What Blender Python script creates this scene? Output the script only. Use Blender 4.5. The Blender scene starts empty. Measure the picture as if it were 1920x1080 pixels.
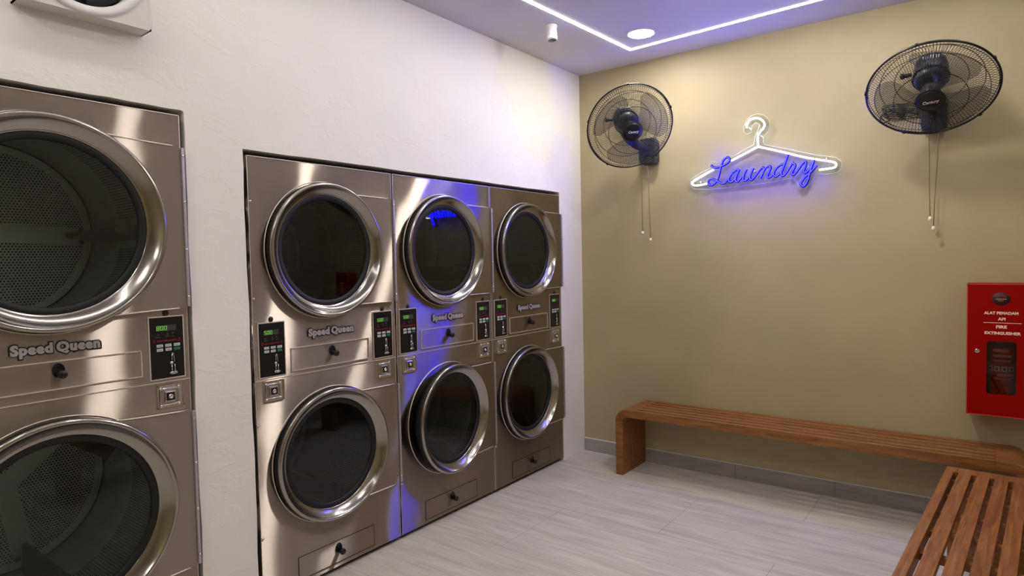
import bpy, bmesh, math, random
from mathutils import Vector, Matrix, Euler
random.seed(7)
PI = math.pi
SC = bpy.context.scene
COL = SC.collection

# ------------------------------------------------------------------ camera
cam_d = bpy.data.cameras.new('camera'); cam = bpy.data.objects.new('camera', cam_d); COL.objects.link(cam)
SC.camera = cam
def cam_axes(yaw, pit, rol):
    f = Vector((math.sin(yaw)*math.cos(pit), math.cos(yaw)*math.cos(pit), math.sin(pit)))
    r = Vector((math.cos(yaw), -math.sin(yaw), 0)); u = r.cross(f)
    return (r*math.cos(rol)+u*math.sin(rol), -r*math.sin(rol)+u*math.cos(rol), f)
_r, _u, _f = cam_axes(-0.64810, -0.04233, -0.02120)
cam.matrix_world = Matrix(((_r.x, _u.x, -_f.x, 2.4926), (_r.y, _u.y, -_f.y, -4.1946), (_r.z, _u.z, -_f.z, 1.4787), (0, 0, 0, 1)))
cam_d.sensor_width = 36; cam_d.lens = 1177.77*36/1920; cam_d.clip_start = .05

# ------------------------------------------------------------------ world, exposure
w = bpy.data.worlds.new('world'); SC.world = w; w.use_nodes = True
w.node_tree.nodes['Background'].inputs[0].default_value = (.5, .5, .52, 1)
w.node_tree.nodes['Background'].inputs[1].default_value = .02
SC.view_settings.view_transform = 'Standard'; SC.view_settings.look = 'None'
SC.view_settings.gamma = 1; SC.view_settings.use_curve_mapping = False
SC.view_settings.exposure = 0.75
STRIP_E = 19.0; DOWN_E = 95.0; BLUE_E = 112.0; WHITE_E = 11.0
CEIL = 2.878
ROOM_X = 3.3; ROOM_Y = -6.6

# ------------------------------------------------------------------ materials
def lin(c):
    return tuple((v/255/12.92 if v/255 <= .04045 else ((v/255+.055)/1.055)**2.4) for v in c) + (1,)
def mat(name):
    m = bpy.data.materials.new(name); m.use_nodes = True
    nt = m.node_tree; return m, nt, nt.nodes['Principled BSDF']
def simple(name, rgb, rough=.5, metal=0, spec=.5, emis=None, es=0, alpha=1):
    m, nt, b = mat(name)
    b.inputs['Base Color'].default_value = lin(rgb); b.inputs['Roughness'].default_value = rough
    b.inputs['Metallic'].default_value = metal; b.inputs['Specular IOR Level'].default_value = spec
    if emis: b.inputs['Emission Color'].default_value = emis; b.inputs['Emission Strength'].default_value = es
    b.inputs['Alpha'].default_value = alpha
    return m
def N(nt, t, **k):
    n = nt.nodes.new(t)
    for a, v in k.items(): setattr(n, a, v)
    return n
def coords(nt, scale=(1, 1, 1), loc=(0, 0, 0), kind='Object', rot=(0, 0, 0)):
    tc = N(nt, 'ShaderNodeTexCoord'); mp = N(nt, 'ShaderNodeMapping')
    mp.inputs['Scale'].default_value = scale; mp.inputs['Location'].default_value = loc; mp.inputs['Rotation'].default_value = rot
    nt.links.new(tc.outputs[kind], mp.inputs[0]); return mp.outputs[0]
def noise(nt, vec, scale, detail=3, rough=.5, dist=0):
    n = N(nt, 'ShaderNodeTexNoise'); n.inputs['Scale'].default_value = scale; n.inputs['Detail'].default_value = detail
    n.inputs['Roughness'].default_value = rough; n.inputs['Distortion'].default_value = dist
    nt.links.new(vec, n.inputs['Vector']); return n.outputs[0]
def ramp(nt, fac, stops):
    r = N(nt, 'ShaderNodeValToRGB'); e = r.color_ramp.elements
    e[0].position, e[0].color = stops[0]; e[1].position, e[1].color = stops[-1]
    for p, c in stops[1:-1]: x = e.new(p); x.color = c
    nt.links.new(fac, r.inputs[0]); return r.outputs[0]
def bump(nt, b, h, strength, dist, prev=None):
    n = N(nt, 'ShaderNodeBump'); n.inputs['Strength'].default_value = strength; n.inputs['Distance'].default_value = dist
    nt.links.new(h, n.inputs['Height'])
    if prev: nt.links.new(prev, n.inputs['Normal'])
    nt.links.new(n.outputs[0], b.inputs['Normal']); return n.outputs[0]

def plaster(name, rgb, rgb2, amp, rough=.6, blotch=1.6):
    m, nt, b = mat(name)
    v = coords(nt)
    n1 = noise(nt, v, blotch, 4, .55, .3)
    nt.links.new(ramp(nt, n1, [(.32, lin(rgb)), (.68, lin(rgb2))]), b.inputs['Base Color'])
    b.inputs['Roughness'].default_value = rough
    p = bump(nt, b, noise(nt, v, 1.8, 3, .5, .2), 1, amp*4)
    v2 = coords(nt, (1, 1, 1.9), rot=(.5, .2, .3))
    n3 = noise(nt, v2, 7, 5, .6, .6)
    r3 = ramp(nt, n3, [(.54, (0, 0, 0, 1)), (.66, (1, 1, 1, 1))])
    p = bump(nt, b, r3, .45, amp*.55, p)
    bump(nt, b, noise(nt, v, 70, 3, .6), .35, amp*.25, p)
    return m
M = {}
M['wall_white'] = plaster('white_plaster', (238, 235, 227), (243, 240, 233), .0035, .55)
M['wall_tan'] = plaster('tan_plaster', (168, 155, 120), (178, 164, 129), .0010, .6)
M['ceiling'] = plaster('ceiling_paint', (206, 203, 204), (212, 209, 210), .0006, .75)
M['dark'] = simple('recess_dark', (40, 38, 36), .9)

def mk_floor():
    m, nt, b = mat('floor_tile')
    v = coords(nt, (1, 1, 1))
    vs = coords(nt, (.9, 7, 1), rot=(0, 0, .05))
    n1 = noise(nt, vs, 2.2, 6, .62, .6)
    vs2 = coords(nt, (1.6, 26, 1), (3, 1, 0), rot=(0, 0, .03))
    n2 = noise(nt, vs2, 2.0, 5, .6, .5)
    c1 = ramp(nt, n1, [(.3, lin((188, 181, 170))), (.5, lin((205, 198, 187))), (.7, lin((216, 210, 199)))])
    c2 = ramp(nt, n2, [(.35, (.80, .80, .80, 1)), (.6, (1, 1, 1, 1))])
    mx = N(nt, 'ShaderNodeMix', data_type='RGBA', blend_type='MULTIPLY'); mx.inputs[0].default_value = .8
    nt.links.new(c1, mx.inputs[6]); nt.links.new(c2, mx.inputs[7])
    bv = coords(nt, (1, 1, 1), (-1.69+12, 1.09+6, 0))
    br = N(nt, 'ShaderNodeTexBrick'); br.offset = .5; br.inputs['Scale'].default_value = 1
    br.inputs['Brick Width'].default_value = 1.2; br.inputs['Row Height'].default_value = .6
    br.inputs['Mortar Size'].default_value = .0014; br.inputs['Mortar Smooth'].default_value = .1
    nt.links.new(bv, br.inputs['Vector'])
    m2 = N(nt, 'ShaderNodeMix', data_type='RGBA'); m2.inputs[7].default_value = lin((150, 144, 140))
    nt.links.new(br.outputs['Fac'], m2.inputs[0]); nt.links.new(mx.outputs[2], m2.inputs[6])
    nt.links.new(m2.outputs[2], b.inputs['Base Color'])
    rr = ramp(nt, n2, [(.3, (.32, .32, .32, 1)), (.7, (.46, .46, .46, 1))]); nt.links.new(rr, b.inputs['Roughness'])
    b.inputs['Specular IOR Level'].default_value = .35
    bump(nt, b, n2, .25, .0008)
    return m
M['floor'] = mk_floor()
def mk_tile():
    m, nt, b = mat('skirting_tile')
    n1 = noise(nt, coords(nt, (1.2, 1, 9)), 2.5, 5, .6, .5)
    nt.links.new(ramp(nt, n1, [(.3, lin((146, 142, 137))), (.7, lin((174, 170, 165)))]), b.inputs['Base Color'])
    b.inputs['Roughness'].default_value = .45
    return m
M['tile'] = mk_tile()

def mk_steel(name, rgb, tight, wide, warp):
    """sheet brushed sideways: sharp across, long vertical streaks"""
    m = bpy.data.materials.new(name); m.use_nodes = True; nt = m.node_tree; nt.nodes.clear()
    o = N(nt, 'ShaderNodeOutputMaterial'); g = N(nt, 'ShaderNodeBsdfAnisotropic'); g.distribution = 'GGX' if 'GGX' in [e.identifier for e in g.bl_rna.properties['distribution'].enum_items] else 'MULTI_GGX'
    r = math.sqrt(tight*wide); g.inputs['Roughness'].default_value = math.sqrt(r); g.inputs['Anisotropy'].default_value = 1-tight/r
    g.inputs['Color'].default_value = lin(rgb)
    cx = N(nt, 'ShaderNodeCombineXYZ'); cx.inputs[1].default_value = 1; nt.links.new(cx.outputs[0], g.inputs['Tangent'])
    ge = N(nt, 'ShaderNodeNewGeometry')
    n = N(nt, 'ShaderNodeBump'); n.inputs['Strength'].default_value = 1; n.inputs['Distance'].default_value = warp
    nt.links.new(noise(nt, ge.outputs['Position'], 2.6, 1.2, .4, .3), n.inputs['Height']); nt.links.new(n.outputs[0], g.inputs['Normal'])
    nt.links.new(g.outputs[0], o.inputs[0]); return m
def mk_metal(name, rgb, rough, warp):
    m, nt, b = mat(name); b.inputs['Metallic'].default_value = 1; b.inputs['Base Color'].default_value = lin(rgb); b.inputs['Roughness'].default_value = rough
    ge = N(nt, 'ShaderNodeNewGeometry'); bump(nt, b, noise(nt, ge.outputs['Position'], 2.6, 1.2, .4, .3), 1, warp); return m
M['steel'] = mk_steel('brushed_steel', (184, 172, 162), .006, .75, .0055)
M['ring'] = mk_metal('turned_steel', (170, 166, 161), .17, .002)
M['chrome'] = simple('chrome', (225, 224, 222), .12, 1)
M['hinge'] = simple('hinge_grey', (188, 184, 190), .4, .7)
M['black'] = simple('black_plastic', (14, 14, 15), .35)
M['rubber'] = simple('black_rubber', (8, 8, 9), .6)
M['panel_black'] = simple('panel_black', (10, 9, 10), .3)
M['lcd'] = simple('display_grey', (62, 66, 64), .3)
M['digit'] = simple('green_digits', (20, 40, 10), .5, emis=(.30, 1, .05, 1), es=.42)
M['button'] = simple('button_white', (205, 205, 205), .5)
M['button_green'] = simple('button_green', (20, 120, 85), .5)
M['red_print'] = simple('red_print', (130, 22, 28), .5)
M['grey_print'] = simple('grey_print', (70, 66, 66), .5)
M['slot_chrome'] = simple('slot_chrome', (200, 200, 200), .2, 1)
M['logo_silver'] = simple('logo_silver', (168, 166, 161), .5, .1)
M['seam'] = simple('dark_seam', (45, 38, 32), .7)
M['edge_light'] = simple('edge_steel', (236, 228, 218), .4, .8)

def mk_drum(name, perf):
    m, nt, b = mat(name)
    b.inputs['Metallic'].default_value = .2; b.inputs['Roughness'].default_value = .45
    base = lin((212, 220, 218))
    if not perf:
        b.inputs['Base Color'].default_value = base; return m
    uv = N(nt, 'ShaderNodeUVMap'); uv.uv_map = 'UVMap'
    P = .0125
    def lattice(off):
        a = N(nt, 'ShaderNodeVectorMath', operation='MULTIPLY'); a.inputs[1].default_value = (1/P, 1/P/1.7320508, 0)
        nt.links.new(uv.outputs[0], a.inputs[0])
        o = N(nt, 'ShaderNodeVectorMath', operation='ADD'); o.inputs[1].default_value = (off, off, 0); nt.links.new(a.outputs[0], o.inputs[0])
        f = N(nt, 'ShaderNodeVectorMath', operation='FRACTION'); nt.links.new(o.outputs[0], f.inputs[0])
        s = N(nt, 'ShaderNodeVectorMath', operation='SUBTRACT'); s.inputs[1].default_value = (.5, .5, 0); nt.links.new(f.outputs[0], s.inputs[0])
        t = N(nt, 'ShaderNodeVectorMath', operation='MULTIPLY'); t.inputs[1].default_value = (1, 1.7320508, 0); nt.links.new(s.outputs[0], t.inputs[0])
        l = N(nt, 'ShaderNodeVectorMath', operation='LENGTH'); nt.links.new(t.outputs[0], l.inputs[0]); return l.outputs['Value']
    mn = N(nt, 'ShaderNodeMath', operation='MINIMUM'); nt.links.new(lattice(0), mn.inputs[0]); nt.links.new(lattice(.5), mn.inputs[1])
    nt.links.new(ramp(nt, mn.outputs[0], [(.29, (.003, .003, .003, 1)), (.35, base)]), b.inputs['Base Color'])
    return m
M['drum'] = mk_drum('drum_steel', False); M['drum_perf'] = mk_drum('drum_perforated', True)
M['baffle'] = simple('baffle_steel', (95, 97, 97), .5, .4)

def mk_glass(name, tint, fr=.08, rough=.02):
    m = bpy.data.materials.new(name); m.use_nodes = True; nt = m.node_tree; nt.nodes.clear()
    o = N(nt, 'ShaderNodeOutputMaterial'); mx = N(nt, 'ShaderNodeMixShader'); t = N(nt, 'ShaderNodeBsdfTransparent'); g = N(nt, 'ShaderNodeBsdfGlossy')
    t.inputs[0].default_value = tint; g.inputs['Roughness'].default_value = rough
    f = N(nt, 'ShaderNodeFresnel'); f.inputs[0].default_value = 1.45
    mm = N(nt, 'ShaderNodeMath', operation='MULTIPLY'); mm.inputs[1].default_value = fr/.04; mm.use_clamp = True
    nt.links.new(f.outputs[0], mm.inputs[0]); nt.links.new(mm.outputs[0], mx.inputs[0])
    nt.links.new(t.outputs[0], mx.inputs[1]); nt.links.new(g.outputs[0], mx.inputs[2]); nt.links.new(mx.outputs[0], o.inputs[0])
    return m
M['glass_big'] = mk_glass('clear_door_glass', (.84, .92, .93, 1), .05)
M['glass_small'] = mk_glass('smoked_door_glass', (.37, .41, .44, 1), .06)
M['acrylic'] = mk_glass('clear_acrylic', (.985, .988, .99, 1), .02)
M['cab_glass'] = mk_glass('cabinet_glass', (.8, .75, .75, 1), .05)

def mk_wood(name, dark, mid, light, rough=.4):
    m, nt, b = mat(name)
    v = coords(nt, (1.3, 14, 14))
    n1 = noise(nt, v, 3.0, 5, .6, 1.2)
    n2 = noise(nt, coords(nt, (3, 90, 90)), 2.5, 4, .6, .6)
    c = ramp(nt, n1, [(.3, lin(dark)), (.5, lin(mid)), (.7, lin(light))])
    c2 = ramp(nt, n2, [(.35, (.62, .56, .52, 1)), (.55, (1, 1, 1, 1))])
    mx = N(nt, 'ShaderNodeMix', data_type='RGBA', blend_type='MULTIPLY'); mx.inputs[0].default_value = .7
    nt.links.new(c, mx.inputs[6]); nt.links.new(c2, mx.inputs[7]); nt.links.new(mx.outputs[2], b.inputs['Base Color'])
    b.inputs['Roughness'].default_value = rough
    bump(nt, b, n2, .3, .0008)
    return m
M['wood'] = mk_wood('bench_wood', (110, 67, 32), (142, 91, 44), (162, 109, 58))
M['fan_black'] = simple('fan_black', (18, 17, 20), .35)
M['fan_grey'] = simple('fan_dark_grey', (44, 44, 50), .4)
M['fan_wire'] = simple('fan_wire', (16, 14, 14), .4)
def mk_blade():
    m, nt, b = mat('smoky_blade'); b.inputs['Base Color'].default_value = lin((70, 74, 88)); b.inputs['Roughness'].default_value = .18
    b.inputs['Alpha'].default_value = .24; return m
M['blade'] = mk_blade()
M['cord'] = simple('pull_cord', (120, 106, 78), .8); M['knob_white'] = simple('white_knob', (236, 228, 205), .4)
M['white_print'] = simple('white_print', (225, 225, 230), .5)
M['white_body'] = simple('white_enamel', (214, 209, 203), .4)
M['porthole_grey'] = simple('porthole_grey', (150, 148, 146), .35, .5)
M['badge_red'] = simple('badge_red', (165, 30, 32), .4)
M['red'] = simple('cabinet_red', (148, 0, 1), .5, spec=.12)
M['red_edge'] = simple('cabinet_frame_red', (196, 52, 40), .5)
M['ext_red'] = simple('extinguisher_red', (170, 12, 16), .3)
M['label_pink'] = simple('label_print', (205, 150, 140), .6)
M['print_pink'] = simple('cabinet_lettering', (250, 214, 200), .6)
M['emblem'] = simple('emblem_dark', (52, 8, 10), .6)
M['emblem_light'] = simple('emblem_grey', (120, 60, 58), .6)
M['strip'] = simple('led_strip', (255, 255, 255), .5, emis=(1, .97, .94, 1), es=STRIP_E)
M['down'] = simple('downlight_diffuser', (255, 255, 255), .5, emis=(1, .96, .90, 1), es=DOWN_E)
M['rim_white'] = simple('white_rim', (225, 222, 220), .5)
M['neon_white'] = simple('neon_white', (255, 255, 255), .5, emis=(.78, .95, 1, 1), es=WHITE_E)
M['neon_blue'] = simple('neon_blue', (20, 20, 255), .5, emis=(.0011, .0009, 1, 1), es=BLUE_E)
M['neon_jacket'] = simple('neon_blue_jacket', (1, 1, 95), .7, spec=.1)
M['neon_jacket_white'] = simple('neon_white_jacket', (205, 214, 220), .4)

# ------------------------------------------------------------------ mesh helpers
class MB:
    def __init__(s): s.bm = bmesh.new(); s.mi = 0; s.uv = None
    def v(s, p): return s.bm.verts.new(p)
    def f(s, vs, mi=None, smooth=False):
        try: fc = s.bm.faces.new(vs)
        except ValueError: return None
        fc.material_index = s.mi if mi is None else mi; fc.smooth = smooth; return fc
    def box(s, x0, x1, y0, y1, z0, z1, mi=None, T=None, bev=0):
        vs = [Vector((x, y, z)) for x in (x0, x1) for y in (y0, y1) for z in (z0, z1)]
        if T: vs = [T @ p for p in vs]
        a = [s.v(p) for p in vs]
        fs = [s.f([a[i] for i in q], mi) for q in ((0, 1, 3, 2), (4, 6, 7, 5), (0, 4, 5, 1), (2, 3, 7, 6), (0, 2, 6, 4), (1, 5, 7, 3))]
        if bev:
            es = list({e for f in fs for e in f.edges})
            bmesh.ops.bevel(s.bm, geom=es, offset=bev, segments=2, affect='EDGES', profile=.5, material=-1)
        return s
    def prism(s, pts, axis, a, b, mi=None, smooth=False, T=None):
        def P(u, v, w):
            p = Vector({'x': (w, u, v), 'y': (u, w, v), 'z': (u, v, w)}[axis]); return T @ p if T else p
        A = [s.v(P(u, v, a)) for u, v in pts]; B = [s.v(P(u, v, b)) for u, v in pts]; n = len(pts)
        s.f(A, mi); s.f(B[::-1], mi)
        for i in range(n): s.f([A[i], B[i], B[(i+1) % n], A[(i+1) % n]], mi, smooth)
        return s
    def lathe(s, prof, n=64, T=None, mi=None, smooth=True, caps=False, a0=0, a1=2*PI):
        """prof (r, h) turned round the local z axis"""
        rings = []; full = abs(a1-a0-2*PI) < 1e-6; m = n if full else n+1
        for r, h in prof:
            if r < 1e-6:
                p = Vector((0, 0, h)); rings.append([s.v(T @ p if T else p)]); continue
            ring = []
            for i in range(m):
                t = a0+(a1-a0)*i/n; p = Vector((r*math.cos(t), r*math.sin(t), h)); ring.append(s.v(T @ p if T else p))
            rings.append(ring)
        for A, B in zip(rings, rings[1:]):
            for i in range(n):
                j = (i+1) % m
                if len(A) == 1 and len(B) > 1: s.f([A[0], B[i], B[j]], mi, smooth)
                elif len(B) == 1 and len(A) > 1: s.f([A[i], B[0], A[j]], mi, smooth)
                elif len(A) > 1: s.f([A[i], B[i], B[j], A[j]], mi, smooth)
        if caps:
            for R in (rings[0], rings[-1]):
                if len(R) > 2: s.f(R, mi)
        return s
    def tube(s, pts, r, n=6, mi=None, closed=False, T=None, flat=None, caps=True):
        P = [Vector(p) for p in pts]
        if T: P = [T @ p for p in P]
        k = len(P); rings = []; prev = None
        for i in range(k):
            a = P[i-1] if (i > 0 or closed) else P[i]; b = P[(i+1) % k] if (i < k-1 or closed) else P[i]
            t = (b-a).normalized()
            if prev is None:
                up = Vector((0, 0, 1)) if abs(t.z) < .9 else Vector((1, 0, 0)); x = t.cross(up).normalized()
            else:
                x = (prev - t*prev.dot(t)); x = x.normalized() if x.length > 1e-6 else t.orthogonal().normalized()
            prev = x; y = t.cross(x); rr = r[i] if isinstance(r, (list, tuple)) else r
            rings.append([s.v(P[i]+(x*math.cos(2*PI*j/n)+y*math.sin(2*PI*j/n))*rr) for j in range(n)])
        for i in range(k if closed else k-1):
            A, B = rings[i], rings[(i+1) % k]
            for j in range(n): s.f([A[j], A[(j+1) % n], B[(j+1) % n], B[j]], mi, True)
        if not closed and caps: s.f(rings[0][::-1], mi); s.f(rings[-1], mi)
        return s
    def ball(s, c, r, mi=None, sc=(1, 1, 1), n=12):
        prof = [(r*math.sin(PI*i/n), -r*math.cos(PI*i/n)) for i in range(n+1)]
        prof[0] = (0, -r); prof[-1] = (0, r)
        return s.lathe(prof, 16, Matrix.Translation(c) @ Matrix.Diagonal((*sc, 1)), mi)
    def build(s, name, mats, parent=None, fixn=True, loc=None):
        if fixn: bmesh.ops.recalc_face_normals(s.bm, faces=s.bm.faces[:])
        me = bpy.data.meshes.new(name); s.bm.to_mesh(me); s.bm.free()
        for m in (mats if isinstance(mats, (list, tuple)) else [mats]): me.materials.append(m)
        o = bpy.data.objects.new(name, me); COL.objects.link(o)
        if parent: o.parent = parent
        if loc: o.location = loc
        return o
def tag(o, label=None, cat=None, group=None, kind=None):
    if label: o['label'] = label
    if cat: o['category'] = cat
    if group: o['group'] = group
    if kind: o['kind'] = kind
    return o
def empty(name, loc, rz=0):
    o = bpy.data.objects.new(name, None); o.empty_display_size = .1; COL.objects.link(o); o.location = loc; o.rotation_euler = (0, 0, rz); return o
def kids(o): return [c for c in COL.objects if c.parent == o]
def copy_tree(o, parent=None):
    c = o.copy(); COL.objects.link(c)
    if parent: c.parent = parent
    for ch in kids(o): copy_tree(ch, c)
    return c
def smooth_path(pts, k=4, closed=False):
    """Catmull-Rom through the points"""
    P = [Vector(p) for p in pts]; out = []; n = len(P)
    for i in range(n-1):
        p0 = P[max(i-1, 0)]; p1 = P[i]; p2 = P[i+1]; p3 = P[min(i+2, n-1)]
        for j in range(k):
            t = j/k
            out.append(.5*((2*p1)+(p2-p0)*t+(2*p0-5*p1+4*p2-p3)*t*t+(3*p1-p0-3*p2+p3)*t**3))
    out.append(P[-1]); return out
# local z -> world +x (for things turned about the machine's axis); local x -> +y, local y -> +z
AX = Matrix(((0, 0, 1, 0), (1, 0, 0, 0), (0, 1, 0, 0), (0, 0, 0, 1)))
def axm(x, y, z): return Matrix.Translation((x, y, z)) @ AX
def text_mesh(body, size, extrude, offset=0, shear=0, spacing=1, word=1, width=None, align='CENTER', height=None):
    c = bpy.data.curves.new('text', 'FONT'); c.body = body; c.size = size; c.extrude = extrude; c.offset = offset
    c.shear = shear; c.space_character = spacing; c.space_word = word; c.align_x = align; c.align_y = 'CENTER'; c.resolution_u = 3
    o = bpy.data.objects.new('text', c); COL.objects.link(o)
    dg = bpy.context.evaluated_depsgraph_get(); dg.update()
    me = bpy.data.meshes.new_from_object(o.evaluated_get(dg)); bpy.data.objects.remove(o)
    if me.vertices:
        xs = [v.co.x for v in me.vertices]; ys = [v.co.y for v in me.vertices]
        sx = width/(max(xs)-min(xs)) if width else 1; sy = height/(max(ys)-min(ys)) if height else 1
        for v in me.vertices: v.co.x *= sx; v.co.y *= sy
    return me
def text_obj(name, parts, T, parent=None):
    """parts: list of (mesh, material, extra matrix) joined in one mesh"""
    bm = bmesh.new(); mats = []
    for k, (me, m, X) in enumerate(parts):
        me.transform(T @ X); n0 = len(bm.faces); bm.from_mesh(me); bm.faces.ensure_lookup_table()
        for f in bm.faces[n0:]: f.material_index = k; f.smooth = False
        mats.append(m)
    me = bpy.data.meshes.new(name); bm.to_mesh(me); bm.free()
    for m in mats: me.materials.append(m)
    o = bpy.data.objects.new(name, me); COL.objects.link(o)
    if parent: o.parent = parent
    return o
I4 = Matrix.Identity(4)

# ------------------------------------------------------------------ room shell
def struct(name, mb, m): return tag(mb.build(name, m), kind='structure')
struct('floor', MB().box(-1.1, ROOM_X+.2, ROOM_Y-.2, .2, -.1, 0), M['floor'])
struct('ceiling', MB().box(-.25, ROOM_X+.2, ROOM_Y-.2, .2, CEIL, CEIL+.1), M['ceiling'])
struct('wall_back', MB().box(-.25, ROOM_X+.2, 0, .2, 0, CEIL), M['wall_tan'])
struct('wall_right', MB().box(ROOM_X, ROOM_X+.2, ROOM_Y, 0, 0, CEIL), M['wall_tan'])
struct('wall_front', MB().box(-.25, ROOM_X+.2, ROOM_Y-.2, ROOM_Y, 0, CEIL), M['wall_tan'])
# left wall: one slab with two notches that hold the machines
SM = (-2.752, -.308, 1.974)      # small recess y0, y1, top
BG = (-3.897, -2.990, 2.090)     # large recess
def wavy(y0, z0, y1, z1, n, amp, ph):
    out = []
    for i in range(n+1):
        t = i/n; w_ = amp*(math.sin(ph+t*17)*.6+math.sin(ph*2+t*41)*.4)*(1 if 0 < i < n else 0)
        if abs(y1-y0) < abs(z1-z0): out.append((y0+(y1-y0)*t+w_, z0+(z1-z0)*t))
        else: out.append((y0+(y1-y0)*t, z0+(z1-z0)*t+w_))
    return out
out = [(ROOM_Y, 0), (BG[0], 0)]
out += wavy(BG[0], .001, BG[0], BG[2], 20, .002, 1)+wavy(BG[0]+.01, BG[2], BG[1]-.01, BG[2], 14, .002, 2)+wavy(BG[1], BG[2]-.005, BG[1], .001, 24, .003, .4)
out += [(BG[1], 0), (SM[0], 0)]
out += wavy(SM[0], .001, SM[0], SM[2], 24, .003, 3)+wavy(SM[0]+.01, SM[2], SM[1]-.01, SM[2], 24, .002, 4)+wavy(SM[1], SM[2]-.005, SM[1], .001, 24, .001, 5)
out += [(SM[1], 0), (0, 0), (0, CEIL), (ROOM_Y, CEIL)]
wl = struct('wall_left', MB().prism(out, 'x', -.2, 0.0), M['wall_white'])
bv = wl.modifiers.new('round', 'BEVEL'); bv.width = .006; bv.segments = 2; bv.limit_method = 'ANGLE'; bv.angle_limit = 1.0
# dark machine room behind the wall
rb = MB()
rb.box(-1.1, -1.05, -4.3, .2, 0, 2.5); rb.box(-1.05, -.2, -4.3, -4.25, 0, 2.5); rb.box(-1.05, -.25, .15, .2, 0, 2.5); rb.box(-1.05, -.2, -4.25, .15, 2.45, 2.5)
struct('wall_service_room', rb, M['dark'])
# skirting tiles on the tan wall
bb = MB()
xs = [0.004, .561, 1.161, 1.762, 2.362, 2.962, ROOM_X]
for a, b in zip(xs, xs[1:]): bb.box(a+.001, b-.001, -.012, 0, 0, .094, 0)
bb.box(.002, ROOM_X, -.010, 0, .0941, .099, 1)
struct('baseboard_back', bb, [M['tile'], M['rim_white']])
bb = MB()
for k in range(11): bb.box(ROOM_X-.012, ROOM_X, -.013-.6*(k+1)+.002, -.013-.6*k, 0, .094, 0)
struct('baseboard_right', bb, [M['tile']])

# ------------------------------------------------------------------ lamps
e1 = Vector((.998, -.058, 0)); e2 = Vector((-.060, -.998, 0)); LC = Vector((.575, -.293, CEIL))
st = MB(); LW, LL, HW = 2.08, 3.6, .0100
pc = [LC, LC+e1*LW, LC+e1*LW+e2*LL, LC+e2*LL]
def offset_rect(o):
    return [pc[0]-e1*o-e2*o, pc[1]+e1*o-e2*o, pc[2]+e1*o+e2*o, pc[3]-e1*o+e2*o]
O, I = offset_rect(HW), offset_rect(-HW)
for zz, flip in ((CEIL-.003, False),):
    A = [st.v((p.x, p.y, zz)) for p in O]; B = [st.v((p.x, p.y, zz)) for p in I]
    C_ = [st.v((p.x, p.y, CEIL)) for p in O]; D_ = [st.v((p.x, p.y, CEIL)) for p in I]
    for i in range(4):
        j = (i+1) % 4
        st.f([A[i], A[j], B[j], B[i]]); st.f([A[i], C_[i], C_[j], A[j]]); st.f([B[i], B[j], D_[j], D_[i]]); st.f([C_[i], D_[i], D_[j], C_[j]])
tag(st.build('led_light_strip', M['strip']), 'thin glowing white line of light set flush into the ceiling, turning a corner', 'light strip')
def downlight(x, y, label, drop=.0055):
    t = empty('downlight', (x, y, CEIL))
    T = Matrix.Rotation(PI, 4, 'X')
    MB().lathe([(.083, 0), (.088, .002), (.086, .006), (.079, .007), (.078, .004)], 48, T).build('rim', M['rim_white'], t)
    MB().lathe([(.078, .0045), (.078, drop-.001), (.074, drop), (0, drop)], 48, T).build('diffuser', M['down'], t)
    return tag(t, label, 'ceiling light', 'round ceiling downlights')
downlight(.765, -.53, 'round white downlight glowing in the ceiling beside the corner of the light line')
downlight(1.75, -1.06, 'round ceiling downlight in the middle of the ceiling, in front of the neon sign', .05)
downlight(1.75, -2.42, 'round ceiling downlight in the middle of the ceiling, facing the pillar')
downlight(.85, -4.55, 'unseen round ceiling downlight added behind the viewer to brighten the machine wall')  # extra lamp added out of view to brighten the white wall
downlight(.85, -5.9, 'unseen round ceiling downlight added at the far end to brighten the machine wall')  # another added lamp, unseen, for more light on the left wall
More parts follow.
